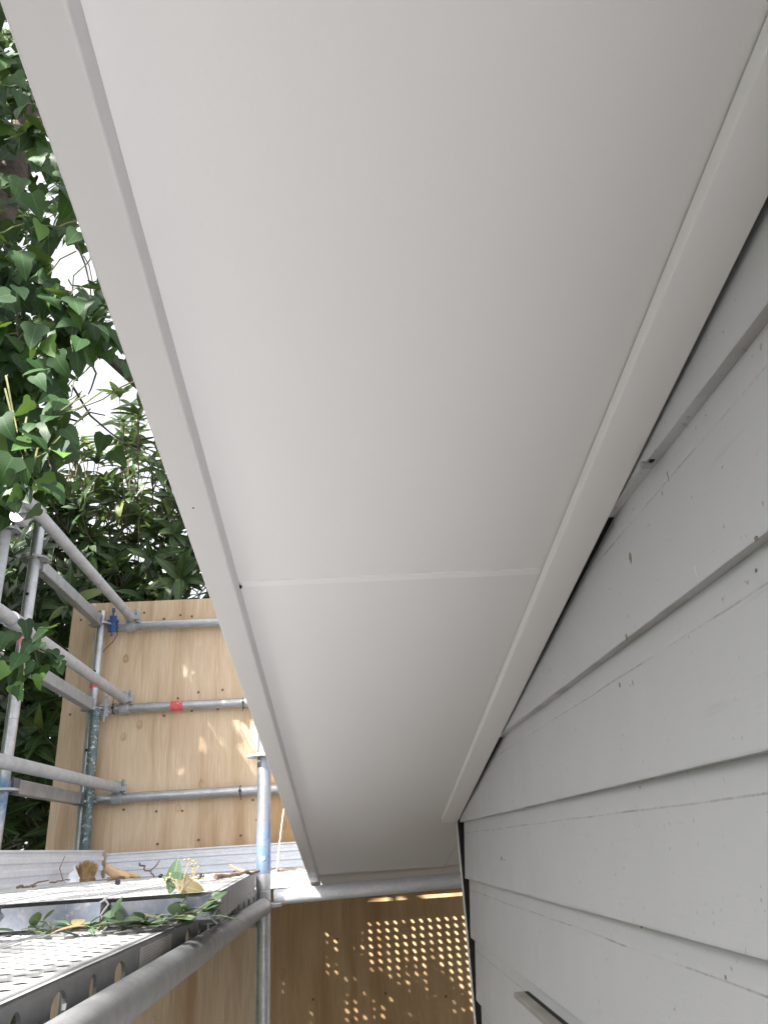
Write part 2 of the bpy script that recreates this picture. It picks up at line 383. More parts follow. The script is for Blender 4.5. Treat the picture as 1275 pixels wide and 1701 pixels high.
for x0, y0, x1, y1 in ((1152, 940, 1160, 966), (866, 1345, 872, 1332), (905, 1330, 900, 1345)):
    A_, B_ = onX(x0, y0, .2785), onX(x1, y1, .2795); b = B(); mid = (A_+B_)/2+Vector((-.002, cw.uniform(-.004, .004), -.003))
    b.path([A_, mid, B_], .0002, 4); b.ob('cobweb_strand', 'tissue', house)
nm_ = B(); nm_.tube((-.0006, 0, 0), (.001, 0, 0), .0035, 10); nm_ = nm_.me('nail_head'); nm_.materials.append(MATS['weatherboard_paint'])
for k in range(-1, 6):
    for yy in (.42, 1.02, 1.62, 2.04):
        z = ZL-PITCHB*k+.034+cw.uniform(-.002, .002); y_ = yy+cw.uniform(-.012, .012)
        if z > rz(CB-.01, y_): continue
        o = bpy.data.objects.new('nail_head', nm_); COL.objects.link(o); o.location = (board_x(z), y_, z); o.parent = house; o.matrix_parent_inverse = world_of(house).inverted()
def on_plane(x, y, c): d = ray(x, y); return d*(c/(d.z-SL*d.y))
lump('nick', on_plane(400, 975, CS-.002), .0022, 'dark_gap', house, (.6, 2.2, .8), 3)
lump('nick', on_plane(321, 844, CG), .0009, 'dark_gap', house, (1, 1.6, .6), 4)
# ------------------------------------------------------------------ scaffold frame
sc = empty('scaffold', (-.75, 3.0, GZ), 'galvanised tube scaffold frame with standards, guard rails and couplers beside the house', 'scaffold')
R0 = .02415
def tb(name, p0, p1, mat='galvanised', r=R0, parent=sc, hollow=1, label=None):
    b = B(); b.tube(p0, p1, r, 24, hollow=hollow); o = b.ob(name, mat, parent, smooth=True)
    if label: o['label'] = label
    return o
def rosette(P, parent, R=.062, mat='galvanised'):
    b = bmesh.new(); n = 32; z = .0045
    rings = []
    for zz in (z, -z):
        for rr in (R, .026):
            rings.append([b.verts.new((P[0]+math.cos(2*math.pi*i/n)*rr*(1 if rr < .03 else (1-.07*(i % 8 == 0))), P[1]+math.sin(2*math.pi*i/n)*rr*(1 if rr < .03 else (1-.07*(i % 8 == 0))), P[2]+zz)) for i in range(n)])
    to, ti, bo, bi = rings
    for i in range(n):
        j = (i+1) % n
        if i % 8 not in (3, 4): b.faces.new((to[i], to[j], ti[j], ti[i])); b.faces.new((bo[j], bo[i], bi[i], bi[j]))
        else:
            mid = lambda A, C, f: [b.verts.new(A[k].co.lerp(C[k].co, f)) for k in (i, j)]
            for O, I, fl in ((to, ti, 0), (bo, bi, 1)):
                M1, M2 = mid(O, I, .3), mid(O, I, .72)
                for q in ((O[i], O[j], M1[1], M1[0]), (M2[0], M2[1], I[j], I[i])): b.faces.new(q if not fl else q[::-1])
        b.faces.new((to[j], to[i], bo[i], bo[j])); b.faces.new((ti[i], ti[j], bi[j], bi[i]))
    me = bpy.data.meshes.new('rosette'); b.to_mesh(me); b.free(); return link('rosette', me, mat, parent)
def base_plate(P, parent):
    b = B(); b.box((P[0]-.075, P[1]-.075, GZ), (P[0]+.075, P[1]+.075, GZ+.008)); b.ob('base_plate', 'galvanised', parent)
def standard(x, y, ztop, mats, rz_list, label=None, lean=(0, 0)):
    """mats: list of (z from, z to, material)"""
    first = None
    for za, zb, mt in mats:
        o = tb('standard', (x+lean[0]*za, y+lean[1]*za, za), (x+lean[0]*zb, y+lean[1]*zb, zb), mt, hollow=1)
        first = first or o
    for z in rz_list: rosette((x+lean[0]*z, y+lean[1]*z, z), first)
    base_plate((x+lean[0]*GZ, y+lean[1]*GZ), sc)
    if label: first['label'] = label
    return first
PX, PY = -.301, 2.80
standard(PX, PY, .9, [(GZ+.008, -.062, 'galvanised'), (-.0615, .9, 'galvanised_blue')], [.318, -.158])
b = B(); b.tube((PX+.001, PY-.0238, -.015), (PX+.001, PY-.0262, -.015), .006, 14); b.ob('pin_hole', 'white_paint', sc)
LX, LY = -1.33, 3.095
standard(LX, LY, 1.36, [(GZ+.008, .545, 'galvanised_blue_tip'), (.546, 1.42, 'galvanised')], [.28, .74, 1.225])
standard(-1.335, 2.80, 1.24, [(GZ+.008, 1.24, 'galvanised_dull')], [1.235, .74])
standard(-1.322, 4.015, 1.26, [(GZ+.008, 1.265, 'galvanised')], [1.19, .735, .285])
tb('standard', (-1.232, 3.985, GZ+.002), (-1.296, 3.985, .735), 'green_tube', label='dark green paint-flecked tube')
for P in ((LX, LY-.0245, 1.06), (LX+.004, LY-.0245, .40), (-1.322, 3.989, .93), (-1.322, 3.989, .53)):
    b = B(); b.tube(P, (P[0], P[1]-.001, P[2]), .0075, 12); b.ob('pin_hole', 'dark_gap', sc)
b = B(); b.tube((LX, LY, .84), (LX, LY, .90), R0+.0012, 20, cap=False); b.ob('tape_band', 'pink_tape', sc)
b = B(); b.tube((-1.322, 4.015, .845), (-1.322, 4.015, .895), R0+.0012, 20, cap=False); b.ob('tape_band', 'red_tape', sc)
# guard rail tubes along the left side, then the cross tubes in front of the plywood
GR = [((-1.17, 2.50, 1.262), (-1.17, 4.035, 1.233), 'galvanised_dull'), ((-1.17, 2.10, .812), (-1.17, 4.045, .785), 'galvanised_dull'), ((-1.17, 1.9, .330), (-1.17, 4.02, .346), 'galvanised_dull')]
for a, c, mt in GR: tb('guard_rail', a, c, mt)
CT = [((-1.295, 4.062, 1.187), (.95, 4.062, 1.188)), ((-1.295, 4.062, .742), (.95, 4.062, .735)), ((-1.295, 4.062, .297), (.95, 4.062, .296))]
for a, c in CT: tb('guard_rail', a, c, 'galvanised')
b = B(); b.tube((-.93, 4.062, .7405), (-.865, 4.062, .7405), R0+.0012, 20, cap=False); b.ob('tape_band', 'red_tape', sc)
# box-section transoms with blue ends
def box_beam(p0, p1, w=.042, h=.055, blue=True, mat='galvanised'):
    p0, p1 = Vector(p0), Vector(p1); d = (p1-p0).normalized(); L = (p1-p0).length
    M = Matrix.Translation(p0) @ Matrix((d.cross(Vector((0, 0, 1))).normalized(), d, Vector((0, 0, 1)))).transposed().to_4x4()
    b = B(); b.box((-w/2, .02, -h/2), (w/2, L-.02, h/2), M); o = b.ob('transom', mat, sc, bevel=.004)
    for s0, s1 in ((.016, .075), (L-.075, L-.016)):
        b = B(); b.box((-w/2-.0015, s0, -h/2-.0015), (w/2+.0015, s1, h/2+.0015), M); b.ob('end_socket', 'blue_steel' if blue else mat, o, bevel=.003)
    for s0 in (.0, L):
        b = B(); b.box((-.012, s0-.02, -.018), (.012, s0+.02, .018), M); b.ob('hook', 'galvanised', o, bevel=.003)
    return o
box_beam((LX, LY+.03, 1.215), (-1.322, 3.985, 1.20), blue=False)
box_beam((LX, LY+.03, .772), (-1.322, 3.985, .752), blue=False, mat='galvanised_dull')
box_beam((LX, LY+.03, .300), (-1.322, 3.985, .296))
# couplers
def coupler(P, dA, dB, off):
    """clamp joining a tube along dA at P and one along dB at P+off"""
    P, dA, dB, off = Vector(P), Vector(dA).normalized(), Vector(dB).normalized(), Vector(off)
    b = B(); b.tube(P-dA*.024, P+dA*.024, R0+.006, 18); b.tube(P+off-dB*.024, P+off+dB*.024, R0+.006, 18)
    o = b.ob('coupler', 'galvanised_dull', sc, smooth=True)
    n = off.normalized()
    for c, d, ax in ((P, dA, dB), (P+off, dB, dA)):
        s = c+ax*(R0+.013)
        b = B(); b.tube(s-n*.03, s+n*.042, .0055, 8); b.tube(s+n*.018, s+n*.030, .0115, 6); b.tube(s-n*.030, s-n*.021, .0115, 6)
        b.box((-.014, -.008, -.02), (.014, .008, .012), Matrix.Translation(s)); b.ob('bolt', 'galvanised_dull', o)
for (a, c, mt), (e, f) in zip(GR, CT):
    coupler((-1.17, 4.062, e[2]), (1, 0, 0), (0, 1, -.02), (0, -.034, .048 if a[2] > .5 else .05))
coupler((-1.17, 2.66, 1.259), (0, 1, -.02), (0, 1, .0), (-.05, .0, -.03))
coupler((-1.17, 2.62, .805), (0, 1, -.02), (0, 1, .0), (-.05, .0, .03))
b = B(); b.tube((-1.17, 2.66, .5), (-1.222, 2.66, 1.42), R0, 20, hollow=1)
b = B(); b.path([onX(40, 850, -1.20), onX(37, 825, -1.20), onX(33, 785, -1.20)], [R0, R0, R0], 18); b.ob('upright_stub', 'galvanised_dull', sc, smooth=True)
# wedge heads
def wedge(P, yaw, mat='blue_wedge', parent=sc, s=1.0):
    M = Matrix.Translation(P) @ Matrix.Rotation(yaw, 4, 'Z') @ Matrix.Scale(s, 4)
    b = B(); vs = b.box((-.022, -.012, -.05), (.022, .012, .055), M); b.box((-.034, -.016, -.026), (.034, .016, -.012), M); b.box((-.034, -.016, .014), (.034, .016, .028), M)
    o = b.ob('wedge_head', mat, parent, bevel=.003)
    b = B(); b.box((-.006, -.026, -.085), (.006, -.0135, .095), M); b.box((-.010, -.030, .075), (.010, -.0125, .100), M); b.ob('wedge', mat, o, bevel=.002)
wedge(Vector((PX-.056, PY-.045, -.135)), .6, s=.62)
wedge(Vector((-1.262, 4.03, 1.195)), .2, s=.85); wedge(Vector((-1.262, 4.03, .737)), .2, 'galvanised_dull', s=.8)
# ledger under the deck edge, ending in a cast head at the standard
tb('ledger', (-.287, .15, -.1575), (-.290, 2.70, -.1545), 'galvanised_mid_shade')
b = B(); b.tube((-.290, 2.695, -.1545), (-.294, 2.765, -.150), .0275, 18, r1=.019); b.box((-.306, 2.735, -.185), (-.282, 2.778, -.113)); b.ob('ledger_head', 'galvanised_mid_shade', sc, smooth=True)
tb('ledger', (-.272, 2.868, -.1385), (1.25, 2.868, -.105), 'aluminium')
tb('ledger', (-1.25, 2.80, -.1965), (-.33, 2.80, -.1965), 'galvanised_dull')
tb('ledger', (-1.25, 3.977, -.1445), (.95, 3.977, -.1445), 'galvanised_dull')
standard(.975, 4.062, 1.3, [(GZ+.008, 1.35, 'galvanised')], [1.19, .735, .285])
standard(1.275, 2.868, .9, [(GZ+.008, .0, 'galvanised')], [-.158])
# ------------------------------------------------------------------ decking planks
def perforated(L, Wd, px_, py_, r, edge=.014, h=.0022, seg=8):
    """pressed steel tray, top at z=0: length along y, staggered raised holes"""
    V, F = [], []
    nx = int((Wd-2*edge)/px_); ny = int((L-2*edge)/py_)
    cx, cy = (Wd-2*edge)/nx, (L-2*edge)/ny
    def quad(a, b_, c, d): F.append((a, b_, c, d))
    for j in range(nx):
        for i in range(ny):
            x0, y0 = edge+j*cx, edge+i*cy
            st = .25*cy if j % 2 else -.25*cy
            xc, yc = x0+cx/2, y0+cy/2+st*.9
            o = len(V)
            sq = [(x0+cx, y0+cy/2), (x0+cx, y0+cy), (x0+cx/2, y0+cy), (x0, y0+cy), (x0, y0+cy/2), (x0, y0), (x0+cx/2, y0), (x0+cx, y0)]
            for (u, v) in sq: V.append((u, v, 0))
            for k in range(8):
                a = k*math.pi/4; V.append((xc+math.cos(a)*(r+.0032), yc+math.sin(a)*(r+.0032), .0003))
            for k in range(8):
                a = k*math.pi/4; V.append((xc+math.cos(a)*r, yc+math.sin(a)*r, h))
            for k in range(8):
                k2 = (k+1) % 8
                F.append((o+k, o+k2, o+8+k2, o+8+k)); F.append((o+8+k, o+8+k2, o+16+k2, o+16+k))
    o = len(V)
    for (xa, xb, ya, yb) in ((0, edge, 0, L), (Wd-edge, Wd, 0, L), (edge, Wd-edge, 0, edge), (edge, Wd-edge, L-edge, L)):
        o = len(V); V += [(xa, ya, .0006), (xb, ya, .0006), (xb, yb, .0006), (xa, yb, .0006)]; F.append((o, o+1, o+2, o+3))
    me = bpy.data.meshes.new('tray'); me.from_pydata(V, [], F); me.update(); return me
def side_mesh(L, H, holes, roll=.006):
    """plank side: sheet in the yz plane facing +x with oval holes; z from 0 down to -H"""
    V, F = [], []
    ys = [0]
    def strip(y0, y1):
        o = len(V); V.extend([(0, y0, -roll), (0, y1, -roll), (0, y1, -H), (0, y0, -H)]); F.append((o, o+1, o+2, o+3))
    y = 0.0
    for (c, ry, rzz) in holes:
        y0, y1 = c-ry-.008, c+ry+.008; strip(y, y0); y = y1
        zc = -H*.52; o = len(V); n = 16
        for k in range(n):
            a = 2*math.pi*k/n; ca, sa = math.cos(a), math.sin(a); mx = max(abs(ca), abs(sa))
            yy = c+ca/mx*(ry+.008); zz = zc+sa/mx*((-roll-zc) if sa > 0 else (zc+H)); V.append((0, yy, zz))
        for k in range(n):
            a = 2*math.pi*k/n; V.append((0, c+math.cos(a)*ry, zc+math.sin(a)*rzz))
        for k in range(n):
            a = 2*math.pi*k/n; V.append((-.004, c+math.cos(a)*ry*.94, zc+math.sin(a)*rzz*.94))
        for k in range(n):
            q = (k+1) % n; F.append((o+k, o+q, o+n+q, o+n+k)); F.append((o+n+k, o+n+q, o+2*n+q, o+2*n+k))
    strip(y, L)
    # rolled top edge
    arc = [(-.0, -roll), (-.0008, -.003), (-.003, -.0006), (-.007, .0016), (-.011, .0012), (-.0138, .0009)]
    for (xa, za), (xb, zb) in zip(arc, arc[1:]):
        o = len(V); V.extend([(xa, 0, za), (xa, L, za), (xb, L, zb), (xb, 0, zb)]); F.append((o, o+1, o+2, o+3))
    o = len(V); V.extend([(0, 0, -H), (0, L, -H), (-.03, L, -H), (-.03, 0, -H)]); F.append((o, o+1, o+2, o+3))
    me = bpy.data.meshes.new('side_rail'); me.from_pydata(V, [], F); me.update(); return me
def mirror_mesh(me, Wd):
    m2 = me.copy(); m2.transform(Matrix.Translation((Wd, 0, 0))); return m2
def plank(name, label, L, Wd, loc, yaw, px_=.025, py_=.041, r=.0074, H=.05, holes=None, end=True, group='pressed steel scaffold planks on the deck', cache={}):
    key = (L, Wd, H, bool(holes))
    if key not in cache:
        tray = perforated(L, Wd, px_, py_, r); tray.materials.append(MATS['plank_steel'])
        sd = side_mesh(L, H, holes or []); sd.transform(Matrix.Translation((Wd, 0, 0))); sd.materials.append(MATS['galvanised_dark_shade'])
        s2 = side_mesh(L, H, []); s2.transform(Matrix.Scale(-1, 4, (1, 0, 0))); s2.materials.append(MATS['plank_steel'])
        b = B(); b.box((.016, .004, -H*.86), (Wd-.016, .010, -.006)); em = b.me('end_cap'); em.materials.append(MATS['blue_steel'])
        b = B(); pr = [(.0, -.004), (.008, -.001), (.014, -.008), (.008, -.016), (.003, -.024), (.010, -.034), (.014, -.042), (.004, -H)]
        b.path([(u, -.003, v) for u, v in pr], .0022, 6); l1 = b.me('end_lip'); l1.materials.append(MATS['galvanised_dark_shade'])
        b = B(); b.path([(Wd-u, -.003, v) for u, v in pr], .0022, 6); l2 = b.me('end_lip'); l2.materials.append(MATS['galvanised_dark_shade'])
        cache[key] = (tray, sd, s2, em, l1, l2)
    o = empty(name, loc, label, 'plank', group); o.rotation_euler.z = yaw
    for nm, me in zip(('tray', 'side_rail', 'side_rail', 'end_cap', 'end_lip', 'end_lip'), cache[key]):
        c = bpy.data.objects.new(nm, me); COL.objects.link(c); c.parent = o
    return o
ZD, ZU, ZF = -.1085, -.0565, -.070
YP = .36
hol = [.47+.1135*i for i in range(20)]
hol = [(h, .024 if i % 2 else .014, .0155) for i, h in enumerate(hol) if not (.84 < h < 1.22) and h < 2.33]
p1 = plank('scaffold_plank', 'dimpled steel plank with side holes and a printed label, nearest the house', 2.39, .23, (-.545, YP, ZD), 0, H=.052, holes=hol)
plank('scaffold_plank', 'dimpled steel plank second from the ledger tube at bottom left', 2.39, .23, (-.780, YP, ZD), 0, H=.052)
plank('scaffold_plank', 'dimpled steel plank third from the ledger tube at the left edge', 2.39, .23, (-1.015, YP, ZD), 0, H=.052)
tr = B(); tr.box((.0003, -.105, -.0205), (.0009, .105, .0205))
st = tr.ob('label_sticker', 'sticker_print'); st.parent = p1; st.location = (.2302, 1.37-YP, -.027); st['label'] = 'grey sticker with small print'
yaw = math.atan2(.095, 1.28)
for i, (lab, dy) in enumerate((('raised plank with blue end, right one lying against the blue standard', 0), ('raised plank with grey end, second from the blue standard', .05), ('raised plank under the glove side, third from the blue standard', .09), ('raised plank along the left toe board', .06))):
    xr = -.235-.207*i
    d = Vector((-math.sin(yaw), math.cos(yaw), 0)); nrm = Vector((-math.cos(yaw), -math.sin(yaw), 0))
    L = Vector((xr, 1.49+dy, ZU))+nrm*.204
    plank('scaffold_plank', lab, 1.5, .204, L, yaw, H=.05)
for lab, y, wd in (('cross plank at the far deck, first behind the eave end', 3.106, .208), ('cross plank at the far deck, second behind the eave end', 3.3197, .208), ('wide cross plank at the far deck, along the far toe board', 3.5334, .4217)):
    plank('scaffold_plank', lab, 2.28, wd, (1.08, y, ZF), math.pi/2, H=.05)
for i, (x, lab) in enumerate(((-.96, 'unseen timber board added to block ground light, leftmost'), (-.72, 'unseen timber board added to block ground light, second from the left'), (-.48, 'unseen timber board added to block ground light, middle'), (-.24, 'unseen timber board added to block ground light, fourth from the left'), (.0, 'unseen timber board added to block ground light, fifth from the left'), (.24, 'unseen timber board added to block ground light, sixth from the left'), (.48, 'unseen timber board added to block ground light, rightmost'))):
    b = B(); b.box((x, .96, -1.912), (x+.225, 4.01, -1.874)); tag(b.ob('blocker_board', 'blocker_timber', bevel=.004), lab, 'board', 'unseen boards added to block ground light')  # unseen boards added to keep ground light off the plywood and soffit end
for y in (1.05, 3.95): tb('ledger', (-1.25, y, -1.937), (1.0, y, -1.937), 'galvanised_dull')
# ------------------------------------------------------------------ toe boards
def toe(name, label, p0, p1, H, face):
    p0, p1 = Vector(p0), Vector(p1); L = (p1-p0).length
    pr = [(0, 0), (.067, .0), (.067, .003), (.010, .003), (.010, .012), (.004, .016), (.004, .034), (.012, .040), (.012, .056), (.004, .062), (.004, .078), (.011, .084), (.011, .098), (.003, .104), (.003, .116), (.013, .122), (.013, .128), (.0, .128)]
    pr = [(u, v*H/.128) for u, v in pr]
    b = B(); A = []
    d = (p1-p0).normalized(); n = Vector(face)
    for t in (0, L):
        A.append([b.b.verts.new(p0+d*t+n*u+Vector((0, 0, v))) for u, v in pr])
    k = len(pr)
    for i in range(k): b.b.faces.new((A[0][i], A[0][(i+1) % k], A[1][(i+1) % k], A[1][i]))
    b.b.faces.new(A[0]); b.b.faces.new(A[1][::-1])
    return tag(b.ob(name, 'aluminium'), label, 'toe board', 'ribbed toe boards')
toe('toe_board', 'ribbed aluminium toe board along the left edge of the deck', (-1.222, 2.0, -.06), (-1.208, 4.012, -.066), .126, (1, 0, 0))
toe('toe_board', 'ribbed aluminium toe board across the foot of the plywood', (-1.19, 4.034, -.068), (.94, 4.034, -.068), .112, (0, -1, 0))
# ------------------------------------------------------------------ plywood
def ply(x0, x1, y, z0, z1, label, mat='plywood'):
    o = empty('plywood_sheet', ((x0+x1)/2, y, z0), label, 'plywood', 'plywood sheets tied to the scaffold')
    b = B(); b.box((x0, y, z0), (x1, y+.017, z1)); me = b.me('board', bevel=.0012)
    c = Vector(((x0+x1)/2, y, z0)); me.transform(Matrix.Translation(-c))
    me.materials.append(MATS[mat]); q = bpy.data.objects.new('board', me); COL.objects.link(q); q.parent = o
    return o
YPL = 4.10
pl1 = ply(-1.513, -.432, YPL, -1.05, 1.342, 'pale plywood sheet behind the guard rails with screw rows and knots')
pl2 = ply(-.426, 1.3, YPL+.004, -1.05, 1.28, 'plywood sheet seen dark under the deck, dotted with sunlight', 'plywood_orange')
scm = B(); scm.tube((0, -.0035, 0), (0, .01, 0), .0062, 10, r1=.004); scm = scm.me('screw'); scm.materials.append(MATS['rust_screw'])
for (x, y) in [(117, 1187), (230, 1182), (273, 1189), (319, 1181), (362, 1178), (206, 1345), (260, 1348), (303, 1347), (420, 1329), (427, 1362), (300, 1022), (319, 1024), (273, 1028), (296, 1160), (330, 1150), (370, 1146), (135, 1030), (240, 1018), (262, 1402), (330, 1395), (400, 1388)]:
    P = onY(x, y, YPL); o = bpy.data.objects.new('screw', scm); COL.objects.link(o); o.parent = pl1; o.location = P-Vector((pl1.location))
for (x, y) in [(560, 1560), (700, 1560), (520, 1660), (640, 1650), (740, 1655)]:
    P = onY(x, y, YPL+.004); o = bpy.data.objects.new('screw', scm); COL.objects.link(o); o.parent = pl2; o.location = P-Vector((pl2.location))
# cable ties
def tie(c, ax, label, tail):
    ax = Vector(ax).normalized(); u = ax.orthogonal().normalized(); w = ax.cross(u); c = Vector(c)
    b = B(); pts = [c+(u*math.cos(a)+w*math.sin(a))*(R0+.003) for a in [2*math.pi*i/18 for i in range(19)]]
    b.path(pts, .0022, 6)
    b.box((-.006, -.006, -.006), (.006, .006, .006), Matrix.Translation(c+Vector((0, -R0-.005, 0))))
    b.path([c+Vector((0, -R0-.004, 0))]+[c+Vector(t) for t in tail], [.0022]*(len(tail)+1), 6)
    tag(b.ob('cable_tie', 'black_plastic'), label, 'cable tie', 'black cable ties on the tubes')
tie((-1.245, 4.062, 1.187), (1, 0, 0), 'black cable tie with a long tail by the top blue wedge', [(.012, -.03, -.05), (-.01, -.028, -.09), (-.05, -.025, -.13), (-.075, -.02, -.17)])
tie((-1.225, 4.062, .742), (1, 0, 0), 'black cable tie round the middle rail beside the green tube', [(.0, -.032, .03), (.006, -.03, .07)])
tie((-.548, 4.062, .7365), (1, 0, 0), 'black cable tie round the middle rail beside the barge board', [(.0, -.028, -.03), (.0, -.026, -.045)])
tie((-.555, 4.062, .2965), (1, 0, 0), 'black cable tie round the lowest rail left of the blue standard', [(.004, -.028, -.03), (.006, -.026, -.045)])
# white cord beside the blue standard
P = [onY(471, 1345, 2.95), onY(466, 1385, 2.93), onY(462, 1420, 2.9), onY(460, 1452, 2.88)]
P = [onY(483, 1300, 2.97)]+P+[onY(459, 1478, 2.868)]
b = B(); b.path(P, .0018, 8); tag(b.ob('cord', 'tissue', smooth=True), 'thin white cord hanging beside the blue standard', 'cord')
# ------------------------------------------------------------------ litter on the deck
def ground_at(x, y):        # top of the deck there
    if y > 3.10: return ZF+.002
    if y > 1.47: return ZU+.002
    return ZD+.002
# glove
def glove():
    P = onY(196, 1449, 3.45); P.z = ZF+.004
    o = empty('work_glove', P, 'crumpled tan glove lying on the deck against the toe boards', 'glove')
    K = .62
    def skin(nm, vs, es, rr):
        me = bpy.data.meshes.new(nm); me.from_pydata([P+Vector(v) for v in vs], es, []); ob = link(nm, me, 'tan_leather', o)
        md = ob.modifiers.new('s', 'SKIN'); ob.modifiers.new('d', 'SUBSURF').levels = 2; ob.modifiers['d'].render_levels = 2; md.use_smooth_shade = True
        for i, r in enumerate(rr): me.skin_vertices[0].data[i].radius = (r[0]*K, r[1]*K)
        me.skin_vertices[0].data[0].use_root = True
    K = .62
    vs = [(-.05, 0, .045), (.0, 0, .035), (.045, -.03, .026), (.095, -.05, .016), (.055, .01, .035), (.105, .02, .024), (.145, .02, .014), (-.07, .015, .075), (-.068, .02, .105)]
    vs = [tuple(K*c for c in v) for v in vs]
    skin('palm', vs, [(0, 1), (1, 2), (2, 3), (1, 4), (4, 5), (5, 6), (0, 7), (7, 8)], [(.036, .036), (.036, .032), (.026, .022), (.016, .013), (.024, .022), (.019, .017), (.012, .012), (.024, .022), (.019, .017)])
glove()
def brush():
    P = onY(143, 1452, 3.4); P.z = ZF+.004
    o = empty('hand_brush', P, 'upturned tuft of tan bristles beside the glove', 'brush')
    q = random.Random(5); b = B()
    b.box((-.035, -.02, .0), (.035, .02, .018), Matrix.Translation(P)); b.ob('stock', 'stick_bark', o, bevel=.003)
    V, F = [], []
    for i in range(700):
        a = q.uniform(0, 2*math.pi); rr = math.sqrt(q.random()); x, y = math.cos(a)*rr*.033, math.sin(a)*rr*.02
        t = Vector((x*1.5+q.uniform(-.006, .006), y*1.5+q.uniform(-.006, .006), .078+q.uniform(-.012, .01)*1-.02*rr*rr))
        c = P+Vector((x, y, .012)); d = Vector((math.cos(a+1.5), math.sin(a+1.5), 0))*.0012; k = len(V)
        V += [c-d, c+d, P+t+d*.6, P+t-d*.6]; F.append((k, k+1, k+2, k+3))
    me = bpy.data.meshes.new('bristles'); me.from_pydata(V, [], F); ob = link('bristles', me, 'bristle', o); ob['kind'] = 'stuff'
brush()
def tissue():
    P = onY(122, 1455, 3.38); P.z = ZF+.002; q = random.Random(8); b = bmesh.new(); n = 7; G = []
    for i in range(n):
        for j in range(n):
            u, v = i/(n-1)-.5, j/(n-1)-.5
            G.append(b.verts.new(P+Vector((u*.06+q.uniform(-.006, .006), v*.05+q.uniform(-.006, .006), .004+max(0, .065*(1-2.2*math.hypot(u, v)))+q.uniform(0, .008)))))
    for i in range(n-1):
        for j in range(n-1): b.faces.new((G[i*n+j], G[(i+1)*n+j], G[(i+1)*n+j+1], G[i*n+j+1]))
    me = bpy.data.meshes.new('tissue'); b.to_mesh(me); b.free()
    tag(link('paper_scrap', me, 'tissue'), 'small white crumpled paper scrap left of the bristles', 'paper')
tissue()
def wiggly(p0, p1, n, amp, seed):
    q = random.Random(seed); p0, p1 = Vector(p0), Vector(p1)
    return [p0.lerp(p1, i/n)+Vector((q.uniform(-amp, amp), q.uniform(-amp, amp), q.uniform(-amp, amp)*.5))*(0 if i in (0, n) else 1) for i in range(n+1)]
def stick(label, pa, pb, r, fork=None, seed=0, name='stick'):
    b = B(); P = wiggly(pa, pb, 8, .008, seed); b.path(P, [r*(1-.05*i) for i in range(9)], 8)
    if fork: b.path([P[5]]+[P[5]+Vector(f) for f in fork], [r*.8, r*.65, r*.5], 7)
    tag(b.ob(name, 'stick_bark', smooth=True), label, 'stick', 'sticks on the deck')
def dk(x, y, Y, r): P = onY(x, y, Y); P.z = ground_at(P.x, P.y)+r; return P
stick('brown stick on the deck pointing at the blue standard', dk(358, 1452, 2.2, .006), dk(430, 1446, 2.55, .006), .0065, [(-.03, .02, .01), (-.05, .03, .02)], 1)
stick('forked brown stick between the blue standard and the barge board', dk(458, 1460, 3.2, .005), onY(512, 1448, 3.35), .0055, [(.03, .04, .006), (.03, .05, -.001)], 2)
stick('short broken stick in front of the tan glove', dk(180, 1458, 2.9, .006), dk(208, 1457, 2.95, .006), .007, None, 3)
stick('thin crooked twig against the far toe board', dk(232, 1436, 3.8, .01)+Vector((0, 0, .05)), dk(257, 1448, 3.6, .004), .0045, [(.02, .02, .02), (.03, .03, .04)], 4, 'twig')
stick('dark twig left of the paper scrap', dk(30, 1463, 2.6, .004), dk(62, 1457, 2.7, .004), .004, [(.02, .02, .012), (.05, .03, .015)], 5, 'twig')
stick('bare branching twig at the left toe board', dk(85, 1452, 3.0, .004), dk(118, 1451, 3.05, .01), .003, [(-.02, .01, .04), (-.01, .02, .08)], 6, 'twig')
for i, (x, y, Y) in enumerate(((195, 1472, 2.3), (267, 1456, 2.8), (387, 1447, 2.6), (335, 1457, 2.4))):
    P = dk(x, y, Y, .006); o = lump('berry', P, .0075, 'berry', None, (1, 1, .95), 60+i)
    tag(o, ['dark berry in front of the broken stick', 'dark berry behind the leafy sprig', 'dark berry left of the blue standard', 'dark berry between the sprig and the long stick'][i], 'berry', 'dark berries on the deck')
